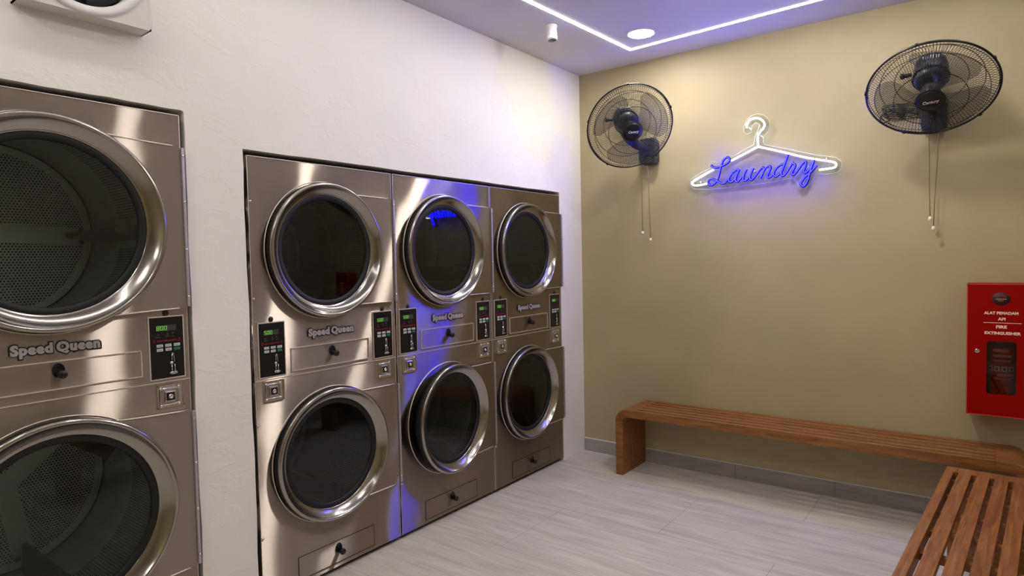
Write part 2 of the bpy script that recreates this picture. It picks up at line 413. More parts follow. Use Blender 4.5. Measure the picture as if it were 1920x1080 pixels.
NEON_TEXT= [[(1.0303,2.0874),(1.0381,2.0749),(1.0578,2.0676),(1.0814,2.069),(1.0997,2.0735),(1.123,2.0812),(1.1411,2.0921),(1.1502,2.1064),(1.1477,2.1195),(1.1349,2.1261),(1.1207,2.1187),(1.1077,2.1035),(1.0984,2.0813),(1.0918,2.0562),(1.0837,2.026),(1.077,2.0008),(1.0664,1.9824),(1.0518,1.9642),(1.0332,1.9542),(1.0147,1.9598),(1.0081,1.9761),(1.0149,1.9898),(1.0322,1.996),(1.0493,1.9892),(1.0664,1.9811),(1.0859,1.9676),(1.1067,1.9592),(1.1248,1.9653),(1.1378,1.9821),(1.1533,2.0011),(1.1739,2.0247),(1.1942,2.0379),(1.2081,2.0428)],[(1.2081,2.0428),(1.2042,2.019),(1.1914,1.9949),(1.1812,1.978),(1.1659,1.9641),(1.1505,1.9668),(1.1455,1.9839),(1.1533,2.0011)],[(1.2119,2.0398),(1.2042,2.019),(1.194,1.9972),(1.1888,1.9773),(1.1938,1.9641),(1.2039,1.9619),(1.2165,1.9747),(1.2342,1.9958),(1.2492,2.017),(1.2605,2.0373)],[(1.2605,2.0373),(1.2467,2.0122),(1.2391,1.9902),(1.2378,1.9726),(1.2465,1.9642),(1.2589,1.9681),(1.2714,1.982),(1.2863,2.0057),(1.3012,2.0393)],[(1.3012,2.0393),(1.2888,2.013),(1.28,1.9888),(1.2812,1.971),(1.291,1.9651),(1.3058,1.9787),(1.3278,2.0065),(1.3424,2.025),(1.357,2.0371),(1.363,2.0328),(1.3593,2.0108),(1.3495,1.9894),(1.3422,1.9702)],[(1.3422,1.9702),(1.3544,1.9914),(1.3641,2.0128),(1.3761,2.0314),(1.3905,2.041),(1.4036,2.0383),(1.4047,2.0234),(1.3951,2.0022),(1.3867,1.9833),(1.3902,1.9718),(1.4021,1.9719),(1.4164,1.9828),(1.4259,1.9966)],[(1.4867,2.0416),(1.4728,2.0443),(1.4542,2.0354),(1.4377,2.02),(1.4259,1.9991),(1.4247,1.9845),(1.4352,1.9724),(1.4493,1.9771),(1.4634,1.9928),(1.4774,2.0158),(1.489,2.0438),(1.5006,2.0765),(1.5099,2.1021)],[(1.4774,2.0158),(1.4692,1.9923),(1.4703,1.9775),(1.4796,1.9717),(1.4912,1.9803),(1.5074,2.003),(1.5235,2.0279),(1.5349,2.0472),(1.5395,2.0407),(1.5497,2.0335),(1.5474,2.0205),(1.5371,1.9999),(1.5302,1.9861),(1.5325,1.9762),(1.5416,1.9741),(1.5552,1.986),(1.5733,2.0106),(1.5891,2.0328),(1.6025,2.0457),(1.6103,2.0425),(1.6092,2.0211),(1.6014,2.0004),(1.598,1.9864),(1.6058,1.9785),(1.6202,1.9865),(1.6358,2.0087),(1.6468,2.0313),(1.6578,2.0514)],[(1.6578,2.0514),(1.6446,2.0173),(1.6357,1.9897),(1.6291,1.9618),(1.6202,1.9293),(1.6068,1.9042),(1.5934,1.8982),(1.5822,1.9088),(1.5867,1.9276),(1.6024,1.9501),(1.6224,1.9672),(1.6446,1.9864),(1.6621,2.0059),(1.672,2.0179)]]
NEON_HOOK= [[(1.2568,2.3003),(1.2603,2.3252),(1.2781,2.3478),(1.3057,2.3549),(1.3357,2.3475),(1.3599,2.3244),(1.3663,2.3012),(1.3571,2.2804),(1.338,2.2608),(1.3259,2.2401),(1.3258,2.2122),(1.3267,2.1729)]]
NEON_ARMS= [[(1.3267,2.1729),(1.3968,2.1486),(1.4603,2.1259),(1.5379,2.097),(1.6137,2.0698),(1.6878,2.048),(1.7506,2.0314),(1.7688,2.021),(1.7745,2.0089),(1.7674,1.9971),(1.7506,1.9925),(1.6829,1.9891)],[(1.3267,2.1729),(1.2437,2.1381),(1.1596,2.1021)],[(1.0413,2.0558),(1.0053,2.0419),(0.969,2.0261),(0.9105,1.999),(0.8937,1.9856),(0.8998,1.9701),(0.9256,1.963),(0.9957,1.9686)]]
NEON_BACK= [(1.2349,2.2771),(1.2351,2.3168),(1.2493,2.3487),(1.28,2.375),(1.3186,2.383),(1.362,2.3679),(1.3914,2.3329),(1.3966,2.2933),(1.3831,2.2565),(1.3587,2.2376),(1.3532,2.1992),(1.3666,2.1808),(1.5092,2.1353),(1.6607,2.0819),(1.7674,2.0562),(1.8007,2.0262),(1.8007,1.9897),(1.777,1.9659),(1.7097,1.9595),(1.6705,1.9714),(1.6507,1.9466),(1.6258,1.906),(1.5956,1.8789),(1.5652,1.8896),(1.555,1.9286),(1.5294,1.9583),(1.4034,1.9427),(1.2387,1.935),(1.095,1.9303),(1.0058,1.9321),(0.902,1.944),(0.8711,1.9738),(0.8808,2.009),(0.946,2.0474),(1.0189,2.0724),(1.0071,2.0972),(1.0252,2.1158),(1.0668,2.1024),(1.1023,2.1391),(1.143,2.1459),(1.1659,2.1317),(1.2399,2.1685),(1.2957,2.1898),(1.3042,2.2394),(1.3236,2.2816),(1.3346,2.3135),(1.3073,2.3287),(1.2852,2.3095),(1.2823,2.2705),(1.2572,2.2627)]

# ------------------------------------------------------------------ stacked tumble dryers
def front_plate(mb, y0, y1, z0, z1, cz, cy, r, n=96):
    """flat sheet at x=0 with a round hole, edges turned back"""
    ang = sorted(set([round(2*PI*i/n, 6) for i in range(n)] + [round(math.atan2(z-cz, y-cy) % (2*PI), 6) for y in (y0, y1) for z in (z0, z1)]))
    A, B, A2, B2 = [], [], [], []
    for t in ang:
        c, s = math.cos(t), math.sin(t); k = 1e9
        if c > 1e-9: k = min(k, (y1-cy)/c)
        if c < -1e-9: k = min(k, (y0-cy)/c)
        if s > 1e-9: k = min(k, (z1-cz)/s)
        if s < -1e-9: k = min(k, (z0-cz)/s)
        A.append(mb.v((0, cy+r*c, cz+r*s))); B.append(mb.v((0, cy+k*c, cz+k*s)))
        A2.append(mb.v((-.02, cy+r*c, cz+r*s))); B2.append(mb.v((-.02, cy+k*c, cz+k*s)))
    m = len(ang)
    for i in range(m):
        j = (i+1) % m
        mb.f([A[i], A[j], B[j], B[i]]); mb.f([A[i], A2[i], A2[j], A[j]]); mb.f([B[i], B[j], B2[j], B2[i]])
def seg_digit(mb, d, y, z, w, h, x):
    segs = {'8': 'abcdefg', '0': 'abcdef', '5': 'afgcd'}[d]; t = w*.17
    L = {'a': (0, w, h-t, h), 'g': (0, w, h/2-t/2, h/2+t/2), 'd': (0, w, 0, t), 'f': (0, t, h/2, h), 'b': (w-t, w, h/2, h), 'e': (0, t, 0, h/2), 'c': (w-t, w, 0, h/2)}
    for s in segs:
        a, b, c, e = L[s]; sh = .12
        mb.box(x, x+.0004, y+a+(c+e)/2*sh, y+b+(c+e)/2*sh, z+c+t*.15, z+e-t*.15)
def control_panel(root, yc, z0, z1, digits):
    W = .122; y0, y1 = yc-W/2, yc+W/2; H = z1-z0
    p = MB().box(0, .004, y0, y1, z0, z1, bev=.001).build('control_panel', M['panel_black'], root)
    fr = MB()
    for a, b, c, d in ((y0-.004, y0, z0-.004, z1+.004), (y1, y1+.004, z0-.004, z1+.004), (y0, y1, z1, z1+.004), (y0, y1, z0-.004, z0)): fr.box(0, .003, a, b, c, d)
    fr.build('panel_bezel', M['edge_light'], p)
    MB().box(.004, .0048, y0+.022, y0+.096, z1-.052, z1-.030).build('display', M['lcd'], p)
    dg = MB()
    for i, c in enumerate(digits): seg_digit(dg, c, y0+.0240+i*.0135, z1-.0490, .0095, .016, .0049)
    dg.build('display_digits', M['digit'], p)
    mk = MB()
    for yy, zz, a, b in ((.022, .077, .016, .004), (.024, .068, .010, .004), (.058, .074, .011, .004), (.060, .066, .006, .006), (.078, .076, .010, .004), (.080, .066, .006, .007)): mk.box(.004, .0044, y0+yy, y0+yy+a, z1-zz, z1-zz+b, 0)
    random.seed(3)
    yy = y0+.024
    while yy < y0+.096:
        wd = random.choice((.003, .005, .006)); mk.box(.004, .0044, yy, yy+wd, z1-.0915, z1-.0865, 1); yy += wd+.0018
    for yy in (y0+.012, y0+.105): mk.box(.004, .0044, yy, yy+.005, z1-.095, z1-.082, 1); mk.box(.004, .0044, yy-.0015, yy+.0065, z1-.094, z1-.090, 1)
    mk.build('printed_marks', [M['grey_print'], M['red_print']], p)
    for r in range(2):
        for c in range(3):
            g = (r == 1 and c == 2)
            b = MB().box(.004, .0062, y0+.022+c*.0315, y0+.022+c*.0315+.0225, z1-.113-r*.0155, z1-.1025-r*.0155, 0, bev=.0006)
            for k in range(3): b.box(.0062, .0064, y0+.0265+c*.0315+k*.005, y0+.029+c*.0315+k*.005, z1-.1095-r*.0155, z1-.106-r*.0155, 1)
            b = b.build('button', [M['button_green'] if g else M['button'], M['grey_print']], p)
            if g: b['label'] = 'green button'
    ys = y0+.074
    cs = MB()
    cs.tube([(.007, ys+.002, z0+.094), (.006, ys+.008, z0+.091), (.006, ys+.010, z0+.058)], .0018, 6)
    cs.tube([(.007, ys+.002, z0+.094), (.006, ys, z0+.060)], .0018, 6)
    cs.ball((.010, ys-.003, z0+.056), .0075)
    cs.tube([(.006, ys, z0+.05), (.006, ys, z0+.022)], .0022, 6); cs.tube([(.006, ys+.011, z0+.05), (.006, ys+.011, z0+.022)], .0022, 6)
    cs.lathe([(.002, .004), (.014, .006), (.016, .010), (.012, .012), (.003, .010)], 16, axm(0, ys+.005, z0+.018) @ Matrix.Diagonal((1, .38, 1, 1)))
    cs.build('coin_slide', M['slot_chrome'], p)
    MB().lathe([(0, .0015), (.0115, .0015), (.0125, 0)], 24, axm(0, yc, z1+.015)).build('key_hole', M['black'], root)
def coin_box(root, yc, z0, z1):
    y0, y1 = yc-.049, yc+.049; zc = (z0+z1)/2
    b = MB(); b.box(0, .003, y0, y1, z0, z1)
    for a, c, d, e in ((y0, y0+.004, z0, z1), (y1-.004, y1, z0, z1), (y0, y1, z1-.004, z1), (y0, y1, z0, z0+.004)): b.box(.003, .008, a, c, d, e)
    o = b.build('coin_box', M['chrome'], root)
    MB().box(.003, .0036, y0+.009, y1-.009, z0+.009, z1-.009).build('recess', M['hinge'], o)
    fr = MB(); pts = []
    for cx_, cz_, a0 in ((.024, .022, 0), (-.024, .022, PI/2), (-.024, -.022, PI), (.024, -.022, 1.5*PI)):
        for k in range(4): t = a0+k*PI/6; pts.append((.0075, yc-.006+cx_+.009*math.cos(t), zc+cz_+.009*math.sin(t)))
    fr.tube(pts, .0026, 6, closed=True)
    for sy in (-1, 1):
        for sz in (-1, 1): fr.ball((.009, yc-.006+sy*.033, zc+sz*.033), .0058)
    for a in (-.027, -.022, .022, .028): fr.box(.0036, .006, yc-.006+a, yc-.006+a+.0025, zc-.024, zc+.024)
    fr.build('guard_frame', M['chrome'], o)
    lk = MB().box(.004, .014, yc-.024, yc+.014, zc-.019, zc+.019, 0, bev=.002)
    lk.box(.014, .0148, yc-.020, yc+.010, zc-.015, zc+.015, 1); lk.lathe([(.009, .0148), (.009, .019), (.004, .020), (.003, .016), (0, .016)], 20, axm(0, yc-.005, zc), 0)
    lk.build('lock', [M['chrome'], M['panel_black']], o)
def pull_panel(root, name, cy, hw, z0, z1, raised):
    b = MB(); y0, y1 = cy-hw, cy+hw
    b.box(0, .0015, y0+.003, y1-.003, z0+.003, z1-.003, 0)
    t, h = (.0035, .0045) if raised else (.0016, .0018); mi = 1 if raised else 2
    for a, c, d, e in ((y0, y0+t, z0, z1), (y1-t, y1, z0, z1), (y0, y1, z1-t, z1), (y0, y1, z0, z0+t)): b.box(0, h, a, c, d, e, mi)
    o = b.build(name, [M['steel'], M['edge_light'], M['seam']], root)
    zc = z0+(z1-z0)*.62
    k = MB()
    k.lathe([(.0, .0022), (.019, .0022), (.0205, .004), (.0215, .0015)], 28, axm(0, cy, zc+.004) @ Matrix.Diagonal((.9, 1.15, 1, 1)))
    k.lathe([(.011, .0), (.0125, .020), (.015, .026), (.015, .034), (.012, .038), (0, .039)], 24, axm(0, cy+.002, zc-.008))
    k.build('pull_knob', M['black'], o)
def door(root, W, cy, cz, R, rg, wt, wb, gm, swing=0, dr=0):
    """ring door hung on the right edge; origin on the hinge. wt/wb: (y, z, y_edge, z_edge) of the wing"""
    hy, hx = W/2-.008, .014
    o = Matrix.Translation((-hx, -hy, 0))
    b = MB()
    prof = [(R-.012, .030), (R-.0015, .0305), (R+.0005, .0325), (R+.0005, .0385), (R-.002, .0425), (R-.007, .0455), (R-.0125, .0455), (R-.0155, .0435), (R-.0165, .0410), (rg+.012, .0170), (rg+.004, .0120), (rg+.002, .0110), (rg-.002, .0105), (rg-.002, .006)]
    b.lathe(prof, 128, o @ axm(0, cy, cz), 1)
    # wing: between the ring's right side and the hinge
    aT = math.atan2(wt[1], wt[0]-cy); aB = math.atan2(wb[1], wb[0]-cy); RR = R-.008
    inner = [(cy+RR*math.cos(aB+(aT-aB)*i/40), cz+RR*math.sin(aB+(aT-aB)*i/40)) for i in range(41)]
    top = []
    P0 = Vector((cy+(R+.001)*math.cos(aT), cz+(R+.001)*math.sin(aT))); P1 = Vector((wt[2], cz+wt[3])); mid = P0.lerp(P1, .38); mid.y = P1.y+(P0.y-P1.y)*.30
    Q0 = Vector((cy+(R+.001)*math.cos(aB), cz+(R+.001)*math.sin(aB))); Q1 = Vector((wb[2], cz+wb[3])); mq = Q0.lerp(Q1, .38); mq.y = Q1.y+(Q0.y-Q1.y)*.30
    def bez(a, m, c, n=10): return [tuple(a*(1-t)**2+m*2*t*(1-t)+c*t*t) for t in [i/n for i in range(n+1)]]
    poly = inner + bez(P0, mid, P1) + bez(Q0, mq, Q1)[::-1]
    # loft as strips from the ring to the outer boundary
    outer = bez(P0, mid, P1); lower = bez(Q0, mq, Q1)
    nU = 40; rows = []
    ob = []
    # outer boundary resampled along the three sides, same count as inner (bottom -> top)
    bd = lower + outer[::-1]
    L = [0]
    for a, c in zip(bd, bd[1:]): L.append(L[-1]+math.dist(a, c))
    for i in range(nU+1):
        s = L[-1]*i/nU; k = max(j for j in range(len(L)) if L[j] <= s+1e-9); k = min(k, len(bd)-2)
        t = (s-L[k])/max(L[k+1]-L[k], 1e-9); ob.append((bd[k][0]+(bd[k+1][0]-bd[k][0])*t, bd[k][1]+(bd[k+1][1]-bd[k][1])*t))
    def P(x, q): return b.v(o @ Vector((x, q[0], q[1])))
    I1 = [P(.017, q) for q in inner]; I0 = [P(.006, q) for q in inner]
    O1 = [P(.017, q) for q in ob]; O0 = [P(.004, q) for q in ob]
    for i in range(nU):
        b.f([I1[i], I1[i+1], O1[i+1], O1[i]], 0, False); b.f([O1[i], O1[i+1], O0[i+1], O0[i]], 2); b.f([I0[i], O0[i], O0[i+1], I0[i+1]], 0)
    b.f([I1[0], O1[0], O0[0], I0[0]], 0); b.f([I1[-1], I0[-1], O0[-1], O1[-1]], 0)
    b.tube([(.0175, q[0], q[1]) for q in lower[:-1]], .0026, 6, 2, T=o); b.tube([(.0175, q[0], q[1]) for q in outer[:-1]], .0026, 6, 2, T=o)
    d = b.build('door', [M['steel'], M['ring'], M['edge_light']], root, loc=(hx, hy, 0))
    d.rotation_euler = (0, 0, swing)
    g = MB()
    g.lathe([(R-.016, .001), (R-.002, .001), (R-.002, .030), (R-.014, .030)], 96, o @ axm(0, cy, cz))
    g.build('door_gasket', M['rubber'], d)
    g = MB(); g.lathe([(rg-.001, .007), (rg-.006, .009), (rg-.023, .008), (rg-.027, .002), (rg-.027, -.010), (rg-.002, -.012), (rg+.004, .004)], 96, o @ axm(0, cy, cz))
    g.build('glass_seal', M['rubber'], d)
    g = MB(); g.lathe([(rg-.024, .001), (rg*.6, .004), (0, .006)], 96, o @ axm(0, cy, cz))
    bmesh.ops.recalc_face_normals(g.bm, faces=g.bm.faces[:])
    g.bm.normal_update()
    if sum(f.normal.x for f in g.bm.faces) < 0: bmesh.ops.reverse_faces(g.bm, faces=g.bm.faces[:])
    g.build('door_glass', gm, d, fixn=False)
    h = MB(); z0, z1 = cz+wb[3]+.004, cz+wt[3]-.004
    yr = W/2-hy-.0085
    h.box(-.006, .010, yr, yr+.0105, z0, z1, 0, bev=.0015)
    for k in (.06, .36, .66, .95):
        zz = z0+(z1-z0)*k; h.lathe([(.0055, 0), (.005, .003), (0, .0045)], 12, Matrix.Translation((.009, yr+.005, zz)) @ AX, 1)
    h.build('hinge', [M['hinge'], M['chrome']], d)
    return d
def drum(root, cy, cz, ro, R, D, rot, rin):
    """front lip, cylinder with perforated bands, sectored rear disc, three baffles"""
    b = MB(); uvl = b.bm.loops.layers.uv.new('UVMap')
    n = 96; x0 = -.055
    b.lathe([(ro+.012, -.004), (rin, -.006), (rin-.002, -.030), (rin, x0), (R+.003, x0-.003)], n, axm(0, cy, cz), 2)
    def cyl(xa, xb, perf, a0=0, a1=2*PI, m=n):
        for i in range(m):
            ta, tb = a0+(a1-a0)*i/m, a0+(a1-a0)*(i+1)/m
            vs = [b.v((x, cy+R*math.cos(t), cz+R*math.sin(t))) for x, t in ((xa, ta), (xb, ta), (xb, tb), (xa, tb))]
            f = b.f(vs, 1 if perf else 0, True)
            for l, (x, t) in zip(f.loops, ((xa, ta), (xb, ta), (xb, tb), (xa, tb))): l[uvl].uv = (x, t*R)
    cyl(x0, x0-.03, False)
    gap = .16
    for k in range(3):
        c = rot+k*2*PI/3; cyl(x0-.03, -D*.56, True, c+gap, c+2*PI/3-gap, 28); cyl(x0-.03, -D*.56, False, c-gap, c+gap, 6)
    cyl(-D*.56, -D, False)
    # rear disc: plain rim, perforated sectors, plain spokes with bolts
    def quad(pts, perf):
        f = b.f([b.v((-D, cy+p[0], cz+p[1])) for p in pts], 1 if perf else 0)
        if f:
            for l, p in zip(f.loops, pts): l[uvl].uv = p
    rp = R*.9; hs = R*.105
    def pol(r, t): return (r*math.cos(t), r*math.sin(t))
    for i in range(n): ta, tb = 2*PI*i/n, 2*PI*(i+1)/n; quad([pol(rp, ta), pol(R, ta), pol(R, tb), pol(rp, tb)], False)
    for k in range(3):
        c = rot+k*2*PI/3; da = math.asin(hs/rp)
        arcp = [pol(rp, c+da+(2*PI/3-2*da)*i/24) for i in range(25)]
        rc = hs/math.sin(PI/3); apex = pol(rc, c+PI/3)
        for i in range(24): quad([apex, arcp[i], arcp[i+1]], True)
        # spoke
        s0 = pol(rp, c+da); s1 = pol(rp, c-da); ap0 = apex; ap1 = pol(rc, c-PI/3)
        quad([(0, 0), ap1, s1, pol(rp, c), s0, ap0], False)
        for off in (-.35, .35):
            p = (math.cos(c)*rp*.97-math.sin(c)*hs*off*2, math.sin(c)*rp*.97+math.cos(c)*hs*off*2)
            b.lathe([(.011, .001), (.011, .0015), (.006, .0035), (0, .004)], 12, Matrix.Translation((-D, cy+p[0], cz+p[1])) @ AX, 2)
    b.lathe([(R*.995, -D+.004), (R*.985, -D+.006), (R*.98, -D+.001)], n, axm(0, cy, cz), 2)
    bmesh.ops.remove_doubles(b.bm, verts=b.bm.verts[:], dist=1e-5)
    d = b.build('drum', [M['drum'], M['drum_perf'], M['rubber']], root, fixn=False)
    for k in range(3):
        c = rot+k*2*PI/3; hh = R*.34; q = MB()
        T = Matrix.Translation((0, cy, cz)) @ Matrix.Rotation(c, 4, 'X')
        # section across the axis (local y = radial, z = sideways)
        sec = [(R*.997, -.03), (R-hh*.9, -.012), (R-hh, -.007), (R-hh, .007), (R-hh*.9, .012), (R*.997, .03)]
        A = [q.v(T @ Vector((x0-.045, y, z))) for y, z in sec]; B = [q.v(T @ Vector((-D+.06, y, z))) for y, z in sec]
        E_ = [q.v(T @ Vector((-D+.004, R-(R-y)*.25, z))) for y, z in sec]
        for U, V in ((A, B), (B, E_)):
            for i in range(5): q.f([U[i], U[i+1], V[i+1], V[i]])
        q.f(A); q.build('baffle', M['baffle'], d)
def dryer(loc, W, H, split, R, rg, doors, dcy, wing, panel, cps, digits, lock, drawer, low, logo_z, logo_h, glass, rots, swing=0, screws=True, name='stacked_dryer'):
    root = empty(name, loc)
    h = W/2-.002
    b = MB()                                                     # body shell
    th = .004
    b.box(-.88, -.02, -h, -h+th, .03, H, 0); b.box(-.88, -.02, h-th, h, .03, H, 0); b.box(-.88, -.02, -h+th, h-th, H-th, H, 0)
    b.box(-.884, -.88, -h, h, .03, H, 0); b.box(-.88, -.02, -h+th, h-th, .03, .034, 0); b.box(-.88, -.03, -h+th, h-th, split-.004, split, 0)
    b.box(-.86, -.03, -h+.01, h-.01, 0, .03, 1)
    b.build('cabinet_body', [M['seam'], M['rubber']], root)
    b = MB(); front_plate(b, -h, h, split+.0015, H, doors[0], dcy, rg+.012)
    b.build('front_panel', M['steel'], root)
    b = MB(); front_plate(b, -h, h, .022, split-.0015, doors[1], dcy, rg+.012)
    b.build('front_panel', M['steel'], root)
    b = MB()
    for cz in doors: b.lathe([(R+.0035, .0005), (R+.0045, .0035), (R+.0065, .0035), (R+.0075, .0005)], 96, axm(0, dcy, cz), 0)
    b.box(0, .0018, -h, h, split-.0010, split+.0024, 0)
    b.box(0, .0022, -h, -h+.002, .022, H, 0); b.box(0, .0022, h-.002, h, .022, H, 0); b.box(0, .0022, -h, h, H-.002, H, 0)
    b.build('edge_trim', M['edge_light'], root)
    d1 = door(root, W, dcy, doors[0], R, rg, *wing, glass); d2 = door(root, W, dcy, doors[1], R, rg, *wing, glass, swing)
    drum(root, dcy, doors[0], R, rg+.055, .66, rots[0], rg+.002); drum(root, dcy, doors[1], R, rg+.055, .66, rots[1], rg+.002)
    for yc in cps: control_panel(root, yc, panel[0], panel[1], digits)
    for yc in lock[0]: coin_box(root, yc, lock[1], lock[2])
    pull_panel(root, 'lint_drawer', 0, drawer[0], drawer[1], drawer[2], True)
    pull_panel(root, 'access_panel', 0, low[0], low[1], low[2], False)
    sw = .257
    X = Matrix.Translation((0, 0, logo_z)) @ Matrix(((0, 0, 1, 0), (1, 0, 0, 0), (0, 1, 0, 0), (0, 0, 0, 1)))
    T0 = text_mesh('Speed Queen', .04, .0015, .0052, spacing=1.10, word=.5, width=sw+.009, height=logo_h+.008)
    T1 = text_mesh('Speed Queen', .04, .0015, .0024, spacing=1.10, word=.5, width=sw, height=logo_h)
    text_obj('logo_lettering', [(T0, M['black'], Matrix.Translation((0, 0, .0017))), (T1, M['logo_silver'], Matrix.Translation((0, 0, .0027)))], X, root)
    if screws:
        for z in (1.757, 1.343, .794, .30):
            MB().lathe([(.0065, 0), (.006, .003), (.003, .005), (0, .0055)], 12, axm(0, -h+.010, z)).build('screw', M['chrome'], root)
    return root
SMALL = dict(W=.806, H=1.950, split=.9855, R=.314, rg=.262, doors=(1.550, .584), dcy=-.014,
             wing=((.150, .276, .397, .266), (.160, -.276, .397, -.266)), panel=(1.000, 1.233), cps=(-.315, .317), digits='500',
             lock=((-.314, .320), .890, .980), drawer=(.222, 1.004, 1.110), low=(.222, .042, .150), logo_z=1.168, logo_h=.046, glass=M['glass_small'])
s1 = dryer((0, -2.3370, 0), rots=(-.5, .9), **SMALL)
tag(s1, 'steel double stack dryer beside the white pillar, first of three narrower stacks', 'dryer', 'narrow stacked dryers')
s2 = copy_tree(s1); s2.location.y = -1.5250
tag(s2, 'middle of three narrow steel dryer stacks, reflecting blue neon, lower door slightly ajar', 'dryer', 'narrow stacked dryers')
s3 = copy_tree(s1); s3.location.y = -.7165
tag(s3, 'steel double stack dryer nearest the tan wall, last of three narrower stacks', 'dryer', 'narrow stacked dryers')
dl = [c for c in kids(s2) if c.name.startswith('door')][1]; dl.rotation_euler = (0, 0, math.radians(4.2))
BIGD = dict(W=.872, H=2.068, split=1.048, R=.362, rg=.305, doors=(1.636, .618), dcy=-.006,
            wing=((.163, .325, .431, .309), (.167, -.325, .431, -.309)), panel=(1.063, 1.295), cps=(-.352, .353), digits='800',
            lock=((-.356, .358), .949, 1.037), drawer=(.262, 1.080, 1.178), low=(.25, .05, .16), logo_z=1.2225, logo_h=.046, glass=M['glass_big'])
big = dryer((0, -3.4435, 0), rots=(-.03, .70), screws=False, **BIGD)
tag(big, 'large steel double stack dryer before the white pillar, green 800 on display', 'dryer')

# ------------------------------------------------------------------ white square ventilating fan, high on the left wall
root = empty('ventilating_fan', (0, -3.326, 2.335))
b = MB(); hw = .195; outer_ = .195
front_plate(b, -hw+.004, hw-.004, .004, .386, .195, -.009, .178)
for v in b.bm.verts: v.co.x += .082
t = .004
b.box(0, .062, -hw, -hw+t, 0, .39); b.box(0, .062, hw-t, hw, 0, .39); b.box(0, .062, -hw, hw, 0, t); b.box(0, .062, -hw, hw, .386, .39)
b.box(.062, .0822, -hw, -hw+.006, 0, .39); b.box(.062, .0822, hw-.006, hw, 0, .39); b.box(.062, .0822, -hw, hw, 0, .006); b.box(.062, .0822, -hw, hw, .384, .39)
b.build('housing', M['white_body'], root)
b = MB(); b.lathe([(.196, .0822), (.194, .087), (.182, .089), (.170, .086), (.163, .078), (.161, .06), (.161, .01)], 64, axm(0, -.009, .195))
b.build('bell_mouth', M['rim_white'], root)
b = MB(); b.lathe([(.161, .012), (0, .012)], 48, axm(0, -.009, .195)); b.build('shutter', M['rubber'], root)
for k in range(5):
    a0 = k*2*PI/5+.3; bl = MB(); G = []
    for i in range(7):
        r = .035+.118*i/6; row = []
        for j in range(7):
            t_ = j/6; a_ = a0+(t_-.5)*1.0; row.append(bl.v(axm(0, -.009, .195) @ Vector((r*math.cos(a_), r*math.sin(a_), .045+.022*(t_-.5)))))
        G.append(row)
    for i in range(6):
        for j in range(6): bl.f([G[i][j], G[i][j+1], G[i+1][j+1], G[i+1][j]], 0, True)
    ob = bl.build('blade', M['fan_black'], root, fixn=False); so = ob.modifiers.new('thick', 'SOLIDIFY'); so.thickness = .002
MB().lathe([(.038, .02), (.040, .06), (.030, .068), (0, .070)], 32, axm(0, -.009, .195)).build('hub', M['fan_grey'], root)
b = MB().box(.082, .0845, -.011, .013, .010, .024, 0, bev=.001)
b.box(.0845, .0850, -.007, .009, .0145, .0195, 1)
o = b.build('badge', [M['badge_red'], M['white_print']], root); o['label'] = 'small red badge'
tag(root, 'white square ventilating fan with a round dark opening high on the white wall', 'ventilating fan')

# ------------------------------------------------------------------ ceiling camera
root = empty('ceiling_sensor', (.4055, -.9990, CEIL), 0)
T = Matrix.Rotation(PI, 4, 'X') @ Matrix.Rotation(math.radians(4), 4, 'Y')
b = MB(); b.lathe([(.034, 0), (.036, .004), (.036, .012), (.031, .016), (.0325, .05), (.031, .066)], 40, T)
b.build('housing', M['rim_white'], root)
b = MB(); b.lathe([(.030, .066), (.0335, .069), (.0325, .084), (.027, .091), (.024, .089)], 40, T)
b.build('collar', M['rim_white'], root)
MB().lathe([(.025, .089), (.018, .091), (0, .092)], 40, T).build('lens_face', M['black'], root)
tag(root, 'small white cylinder with a black face hanging from the ceiling by the white wall', 'sensor')

# ------------------------------------------------------------------ neon sign
root = empty('neon_sign', (0, 0, 0))
def P3(l, y): return [(x, y, z) for x, z in l]
root.location = (1.33, 0, 1.95)
ox, oz = 1.33, 1.95
def rel(l, y): return [(x-ox, y, z-oz) for x, z in l]
b = MB(); b.prism([(x-ox, z-oz) for x, z in NEON_BACK], 'y', -.026, -.020)
bk = b.build('acrylic_backing', M['acrylic'], root)
b = MB(); b.tube([(x-ox, -.0265, z-oz) for x, z in NEON_BACK], .0009, 5, closed=True)  # pale rim stands in for light caught on the bevelled acrylic edge
b.build('backing_edge_glint', M['neon_jacket_white'], bk)
def ribbon(b, pts, r, y0, y1):
    """flat-topped channel that carries a tube"""
    b.tube(pts, r, 8, T=Matrix.Translation((0, (y0+y1)/2, 0)))
def hanger_piece(lines, label):
    hk = MB(); hj = MB()
    for L in lines: p = smooth_path(rel(L, -.042), 3); hk.tube(p, .0046, 8); hj.tube([(x, -.032/.4, z) for x, _, z in p], .0072, 6, T=Matrix.Diagonal((1, .4, 1, 1)))
    h_ = hk.build('hanger_tube', M['neon_white'], root); h_['label'] = label
    hj.build('tube_channel', M['neon_jacket_white'], h_)
hanger_piece(NEON_HOOK+NEON_ARMS[:2], 'white glowing hook and shoulders of a coat hanger')
hanger_piece(NEON_ARMS[2:], 'white glowing lower left end of a coat hanger')
tk = MB(); tj = MB()
for L in NEON_TEXT:
    p = smooth_path(rel(L, -.050), 4); tk.tube([(x, -.060, z) for x, _, z in p], .0031, 6); tj.tube([(x, -.050/.4, z) for x, _, z in p], .0078, 8, T=Matrix.Diagonal((1, .4, 1, 1)))
t_ = tk.build('laundry_lettering', M['neon_blue'], root); t_['label'] = 'blue glowing script reading Laundry'
tj.build('tube_channel', M['neon_jacket'], t_)
for x, z in ((.95, 1.985), (1.72, 2.055), (1.30, 2.02)):
    MB().lathe([(.005, 0), (.005, .028), (.004, .030), (0, .031)], 16, Matrix.Translation((x-ox, 0, z-oz)) @ Matrix.Rotation(PI/2, 4, 'X')).build('standoff', M['chrome'], root)
